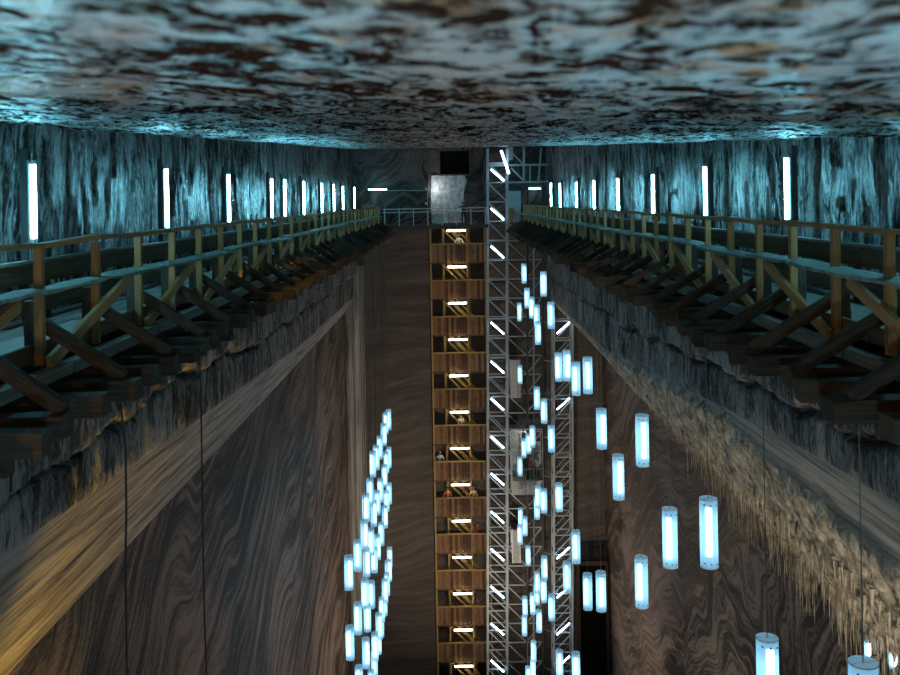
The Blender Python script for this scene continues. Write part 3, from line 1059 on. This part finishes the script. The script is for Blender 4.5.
# ---------------------------------------------------------------- people
def person(label, loc, rz, shirt, trousers, hair, pose='stand', skin=(0.42, 0.25, 0.17)):
    root = empty('person', loc, rz)
    tag(root, label, 'person')
    s = NT('clothes')
    z = s.n('ShaderNodeSeparateXYZ', i_Vector=s.obj()).outputs[2]
    col = s.ramp(s.math('DIVIDE', z, 1.8), [(0.0, (0.02, 0.02, 0.02)), (0.05, trousers), (0.50, shirt), (0.815, skin)], 'CONSTANT')
    mat = s.bsdf(col, 0.8, 0.2)
    J = {'pel': (0, 0, .95), 'wai': (0, 0, 1.10), 'che': (0, 0.0, 1.30), 'neck': (0, 0, 1.47), 'chin': (0, -.02, 1.55), 'head': (0, -.01, 1.65), 'crown': (0, 0, 1.74),
         'shl': (-.18, 0, 1.40), 'shr': (.18, 0, 1.40), 'hil': (-.10, 0, .90), 'hir': (.10, 0, .90),
         'knl': (-.11, -.02, .50), 'knr': (.11, -.02, .50), 'anl': (-.11, .02, .09), 'anr': (.11, .02, .09), 'tol': (-.13, -.17, .04), 'tor': (.13, -.17, .04)}
    arms = {'stand': ((-.24, .03, 1.13), (-.25, -.06, .88), (.24, .03, 1.13), (.25, -.06, .88)),
            'lean': ((-.30, -.10, 1.15), (-.34, -.32, 1.10), (.30, -.10, 1.15), (.34, -.32, 1.10)),
            'photo': ((-.30, -.16, 1.22), (-.10, -.34, 1.45), (.30, -.16, 1.22), (.10, -.34, 1.45)),
            'spread': ((-.42, -.05, 1.30), (-.62, -.18, 1.22), (.42, -.05, 1.30), (.62, -.18, 1.22))}[pose]
    J['ell'], J['hal'], J['elr'], J['har'] = arms
    E = [('pel', 'wai'), ('wai', 'che'), ('che', 'neck'), ('neck', 'chin'), ('chin', 'head'), ('head', 'crown'), ('che', 'shl'), ('che', 'shr'), ('shl', 'ell'), ('ell', 'hal'),
         ('shr', 'elr'), ('elr', 'har'), ('pel', 'hil'), ('pel', 'hir'), ('hil', 'knl'), ('knl', 'anl'), ('anl', 'tol'), ('hir', 'knr'), ('knr', 'anr'), ('anr', 'tor')]
    Rr = dict(pel=.145, wai=.125, che=.145, neck=.055, chin=.075, head=.10, crown=.06, shl=.07, shr=.07, ell=.045, elr=.045, hal=.035, har=.035, hil=.095, hir=.095,
              knl=.06, knr=.06, anl=.045, anr=.045, tol=.035, tor=.035)
    # five short fingers on each hand
    for h, el, sg in (('hal', 'ell', -1), ('har', 'elr', 1)):
        a, b = Vector(J[el]), Vector(J[h])
        dv = (b - a).normalized()
        sd = dv.cross(Vector((sg, 0.3, 0.2))).normalized()
        for q in range(5):
            k = '%s_f%d' % (h, q)
            J[k] = tuple(b + dv * (0.10 - abs(q - 2) * 0.012 if q < 4 else 0.05) + sd * ((q - 1.5) * 0.022 if q < 4 else 0.06))
            Rr[k] = 0.009
            E.append((h, k))
    names = list(J)
    me = bpy.data.meshes.new('body')
    me.from_pydata([J[n] for n in names], [(names.index(a), names.index(b)) for a, b in E], [])
    me.materials.append(mat)
    ob = link('body', me, root)
    md = ob.modifiers.new('skin', 'SKIN')
    md.use_smooth_shade = True
    for i, n in enumerate(names):
        v = me.skin_vertices[0].data[i]
        v.radius = (Rr[n], Rr[n])
        v.use_root = (n == 'pel')
    sb = ob.modifiers.new('sub', 'SUBSURF')
    sb.levels = sb.render_levels = 1
    bm = bmesh.new()
    bmesh.ops.create_uvsphere(bm, u_segments=10, v_segments=7, radius=0.118, matrix=Matrix.Translation((0, 0.03, 1.68)) @ Matrix.Diagonal((0.95, 1.0, 1.05, 1)))
    bmesh.ops.delete(bm, geom=[v for v in bm.verts if v.co.y < -0.035 and v.co.z < 1.70], context='VERTS')
    link('hair', bm_mesh('hair', bm, m_plain('hair', hair, 0.6), True), root)
    bm = bmesh.new()
    for x in (-.035, .035):
        bmesh.ops.create_uvsphere(bm, u_segments=6, v_segments=4, radius=0.012, matrix=Matrix.Translation((x, -0.108, 1.655)))
    add_cyl(bm, (0, -.10, 1.65), (0, -.135, 1.62), 0.008, 0.016, 6)
    add_box(bm, (0, -.10, 1.585), (.045, .02, .010))
    link('face', bm_mesh('face', bm, m_plain('face_detail', (0.2, 0.09, 0.06), 0.6)), root)
    return root


lamp('cabin_fill', (cb.location.x, DT + 0.6, cb.location.z + 4.6), (1.0, 0.9, 0.8), 60, 0.1)  # light added so the passengers show, without a fixture
person('passenger in an orange top with red-brown hair in the open lift cabin', (W(530, 470, DT + 0.9).x, DT + 0.95, cb.location.z + 1.16), 0.2, (0.55, 0.14, 0.05), (0.03, 0.04, 0.07),
       (0.16, 0.05, 0.02), 'photo')
person('passenger in a pale grey top with light hair in the open lift cabin', (W(537, 470, DT + 0.9).x, DT + 1.1, cb.location.z + 1.16), -0.3, (0.55, 0.53, 0.52), (0.05, 0.04, 0.04),
       (0.5, 0.45, 0.38), 'lean')
person('dark-clothed person with arms on the railing of the far deck', (W(463.5, 215, 77.6).x, 77.55, -1.94), 0.0, (0.03, 0.025, 0.03), (0.02, 0.02, 0.025), (0.02, 0.012, 0.01), 'spread')
person('dark-clothed person at the far end of the left gallery', (W(371.5, 200, 78.3).x, 78.3, -1.94), 0.4, (0.03, 0.03, 0.04), (0.02, 0.02, 0.03), (0.02, 0.012, 0.01), 'lean')
person('person in a dark blue jacket near the far horizontal tube', (W(381, 200, 78.5).x, 78.5, -1.94), -0.3, (0.03, 0.06, 0.12), (0.02, 0.02, 0.03), (0.02, 0.012, 0.01), 'stand')


def on_stair(i, px, label, shirt, hair, pose='stand', rz=0.0):
    z = TS[i][0] - 0.95
    person(label, (W(px, 230.5 + 36.25 * i + 10, SF + 0.3).x, SF + 0.32, z), rz, shirt, (0.04, 0.05, 0.08), hair, pose)


on_stair(0, 459, 'person in white with red hair on the topmost stair landing', (0.7, 0.68, 0.66), (0.45, 0.10, 0.04), 'lean')
on_stair(5, 461, 'person in a pale top on the sixth stair landing from the top', (0.6, 0.56, 0.5), (0.05, 0.03, 0.02), 'stand')
on_stair(6, 440, 'person in a white top at the left of the seventh stair landing', (0.75, 0.78, 0.8), (0.5, 0.45, 0.4), 'lean')
on_stair(7, 447.5, 'person in an orange top at the left of the eighth stair landing', (0.75, 0.28, 0.08), (0.10, 0.04, 0.02), 'lean')
on_stair(7, 473.5, 'person in a pale ochre top at the right of the eighth landing', (0.7, 0.5, 0.26), (0.35, 0.2, 0.08), 'lean')
on_stair(8, 478, 'person in a dark red top at the right of the ninth landing', (0.25, 0.05, 0.04), (0.03, 0.02, 0.02), 'lean')

# ---------------------------------------------------------------- pendant lamps
LH, LR = 1.42, 0.185
bm = bmesh.new()
add_cyl(bm, (0, 0, 0), (0, 0, LH), LR, seg=20, caps=False)
me_diff = bm_mesh('diffuser', bm, M['diffuser'], True)
bm = bmesh.new()
add_cyl(bm, (0.05, 0, 0.20), (0.05, 0, LH - 0.22), 0.075, seg=10)
me_core = bm_mesh('light_tube', bm, M['lamp_core'], True)
bm = bmesh.new()
bmesh.ops.create_cone(bm, cap_ends=False, segments=20, radius1=LR + .004, radius2=LR + .004, depth=0.02)
add_cyl(bm, (-LR, 0, 0), (LR, 0, 0), 0.006, seg=5)
me_ring = bm_mesh('rim', bm, M['white'])
bm = bmesh.new()
for z in (0.10, LH - 0.10):
    for a in (-2.3, -1.57, -0.8):
        bmesh.ops.create_uvsphere(bm, u_segments=6, v_segments=4, radius=0.018, matrix=Matrix.Translation((LR * math.cos(a), LR * math.sin(a), z + 0.02 * math.cos(a * 5))))
me_screw = bm_mesh('screws', bm, M['steel_dark'])
bm = bmesh.new()
add_cyl(bm, (0, 0, 0), (0, 0, 1), 0.009, seg=5, caps=False)
me_wire = bm_mesh('wire', bm, M['wire'])

LL = [(388.5, 411, 428), (385.5, 415, 431), (383.7, 425.4, 443.5), (380, 438, 457), (376.3, 447, 468), (372.8, 453, 475), (388.7, 447.7, 467),
      (386.3, 453.4, 471), (384.5, 466.5, 484.7), (370, 480.5, 503), (380.6, 480.5, 500), (389, 484.7, 502), (386.5, 492, 509.6), (377.3, 492.5, 512.7),
      (366, 495, 520), (373.6, 503.4, 523), (384.8, 507, 526), (364.3, 521, 548.5), (381.4, 523.6, 544), (371, 531, 552), (377.5, 537, 557),
      (357.6, 541, 570), (366.6, 550, 574.4), (374.4, 551, 568.7), (389.6, 547, 580.6), (348.7, 556, 589.4), (387.6, 560.4, 594.6), (365, 579.6, 607),
      (371.5, 582.7, 606), (385, 579.6, 615), (358, 603, 633.5), (381.7, 598, 637), (367.4, 606, 628.6), (379, 614, 654), (350, 626, 659.4),
      (366, 638.7, 667), (375, 633.5, 677), (359, 666, 696), (371.3, 670, 696)]
RL = [(524, 264, 283), (543.5, 272, 295.7), (527, 288.3, 308), (532, 296.8, 318.4), (519.5, 303, 321), (537, 307, 325), (538, 321.7, 344.3),
      (551, 302.4, 328), (520, 365, 384), (558.6, 353, 381), (567, 351, 380), (576, 362.8, 394.6), (587.7, 358, 392.7), (537, 389.4, 407), (544, 399, 423),
      (532.6, 424, 449), (528.4, 432, 455), (524, 439, 457), (551.4, 425.7, 451.7), (601.5, 409.4, 448), (520, 457, 475.7), (538, 485.7, 508), (537, 499, 517),
      (544, 488.7, 513), (559, 483.5, 511), (520.6, 508, 543.8), (525, 516, 536), (528, 545, 566), (576, 530, 563.5), (544.3, 556, 602), (567, 561, 592.4),
      (537.3, 571.7, 604.6), (587.7, 573, 610), (601, 571.7, 611), (532.7, 592.4, 614.7), (551.7, 594.6, 620), (525, 597, 634.6), (539, 609, 632.8),
      (533.6, 641, 679), (559.5, 649.8, 678), (576, 651, 686), (528, 666, 687), (642.2, 415.6, 465), (618.4, 455, 499), (670, 508.4, 566.6),
      (708.8, 498, 566.6), (641.5, 556.6, 607), (767.8, 640.5, 718), (864, 665.7, 768)]
SPECIAL = {(601.5, 409.4): 'right pendant lamp hanging alone beside the upper part of right mast',
           (642.2, 415.6): 'pale blue cylinder pendant lamp hanging just left of the stalactite fringe',
           (618.4, 455): 'cylinder pendant lamp between the lone upper lamp and the stalactite lamp',
           (670, 508.4): 'large bright cylinder pendant lamp directly left of the largest one',
           (708.8, 498): 'largest fully visible bright cylinder pendant lamp in front of right wall',
           (641.5, 556.6): 'evenly pale blue cylinder pendant lamp low over the brown right wall',
           (767.8, 640.5): 'big cylinder pendant lamp cut by the bottom edge under stalactites',
           (864, 665.7): 'cylinder pendant lamp of which only the top rim shows bottom right',
           (587.7, 573): 'left one of two lamps side by side before the dark portal',
           (601, 571.7): 'right one of two lamps side by side before the dark portal',
           (587.7, 358): 'upper right cylinder lamp hanging just outside the right mast',
           (576, 362.8): 'cylinder lamp hanging across the outer column of right mast, upper one'}
SPECIAL[(601.5, 409.4)] = 'cylinder pendant lamp highest of those hanging clear of the right mast'


ONES = ['', 'first', 'second', 'third', 'fourth', 'fifth', 'sixth', 'seventh', 'eighth', 'ninth', 'tenth', 'eleventh', 'twelfth',
        'thirteenth', 'fourteenth', 'fifteenth', 'sixteenth', 'seventeenth', 'eighteenth', 'nineteenth']


def nth(n):
    if n == 1:
        return 'topmost'
    if n < 20:
        return ONES[n]
    t, u = divmod(n, 10)
    if u == 0:
        return ('twentieth', 'thirtieth', 'fortieth', 'fiftieth')[t - 2]
    return ('twenty-', 'thirty-', 'forty-', 'fifty-')[t - 2] + ONES[u]


placed = []


def pendant(px, pt, pb, X, label, group):
    m = W(px, (pt + pb) / 2, 1.0)
    d0 = min(X / abs(m.x), 75.0)
    for q in range(24):                       # step along the sight line until nothing else hangs in the same spot
        d = d0 * (1 + (0.008 * ((q + 1) // 2)) * (1 if q % 2 else -1))
        p = W(px, (pt + pb) / 2, d)
        if d <= 75.6 and all((p.x - a) ** 2 + (p.y - b) ** 2 > 0.44 ** 2 for a, b in placed):
            break
    p.z -= LH / 2
    placed.append((p.x, p.y))
    if p.z + LH > -3.1:
        p.z = -3.1 - LH
    o = empty('pendant_lamp', p, rnd.uniform(-1.2, 1.2))
    tag(o, label, 'lamp', group)
    df = link('diffuser', me_diff, o)
    c = link('light_tube', me_core, o)
    c.rotation_euler.z = rnd.uniform(0, 6)
    link('rim', me_ring, df)
    link('rim', me_ring, df, (0, 0, LH))
    sc = link('screws', me_screw, df)
    sc.rotation_euler.z = -o.rotation_euler.z
    sc['kind'] = 'stuff'
    w = link('wire', me_wire, o, (0, 0, LH))
    w.scale.z = -2.62 - (p.z + LH)


def cluster(L, X, gname, fmt):
    out = []
    for (px, pt, pb) in L:
        mid = W(px, (pt + pb) / 2, 1.0)
        exp = LH * F / min(X / abs(mid.x), 75.0)
        lab = SPECIAL.get((px, pt))
        if pb - pt > 1.35 * exp:
            out.append((px, pt, pt + exp, lab))
            out.append((px - 0.6, pb - exp, pb, lab))
        else:
            out.append((px, pt, pb, lab))
    out.sort(key=lambda t: t[1])
    n = 0
    for (px, pt, pb, lab) in out:
        if lab is None:
            n += 1
            lab = (fmt % nth(n)).replace('topmost from the top', 'topmost')
        pendant(px, pt, pb, X, lab, gname)


cluster(LL, 4.6, 'pendant lamps under the left gallery', 'cylinder pendant lamp, %s from the top of the dense left cluster')
cluster(RL, 5.3, 'pendant lamps under the right gallery', 'cylinder pendant lamp, %s from the top of those before the lift tower')

# two small lamps low on the right wall
for (px, py, lab) in ((867, 650, 'left of two tiny bright wall lamps low under the stalactites'), (892, 660, 'right of two tiny bright wall lamps low under the stalactites')):
    m = W(px, py, 1.0)
    d = 11.2 / m.x
    p = W(px, py, d)
    o = empty('wall_lamp', p)
    tag(o, lab, 'lamp', 'small lamps on the right wall')
    link('light_tube', me_core, o, (0, 0, -0.2)).scale = (0.8, 0.8, 0.3)
    dd_ = link('diffuser', me_diff, o, (0, 0, -0.2))
    dd_.scale = (0.36, 0.36, 0.30)
    bar('bracket', p + Vector((0, 0, -0.15)), p + Vector((1.15, 0, -0.15)), 0.04, 0.04, M['steel_dark'], o)

# loose cables hanging from the galleries
def cable(pts, label, group):
    cu = bpy.data.curves.new('cable', 'CURVE')
    cu.dimensions = '3D'
    cu.bevel_depth = 0.016
    cu.bevel_resolution = 1
    sp = cu.splines.new('POLY')
    sp.points.add(len(pts) - 1)
    for i, p in enumerate(pts):
        sp.points[i].co = (*p, 1)
    tmp = bpy.data.objects.new('tmp_cable', cu)
    C.objects.link(tmp)
    dg = bpy.context.evaluated_depsgraph_get()
    me = bpy.data.meshes.new_from_object(tmp.evaluated_get(dg))
    bpy.data.objects.remove(tmp)
    me.materials.clear()
    me.materials.append(M['steel_dark'])
    o = link('hanging_cable', me)
    tag(o, label, 'cable', group)


for pxt, X, lab in ((124, 4.75, 'slightly kinked dark cable hanging down the left wall, nearest the camera'),
                    (201, 4.75, 'thin dark cable hanging down the left wall, farther from the camera')):
    d = X / abs(W(pxt, 420, 1.0).x)
    pts = []
    p0 = W(pxt, 410, d)
    for i in range(24):
        z = -2.65 - i * 0.85
        k = 0.06 if pxt == 124 else 0.015
        pts.append((p0.x + k * math.sin(i * 0.9) - k * math.cos(i * .37), p0.y + k * math.sin(i * 1.7), z))
    cable(pts, lab, 'hanging cables')
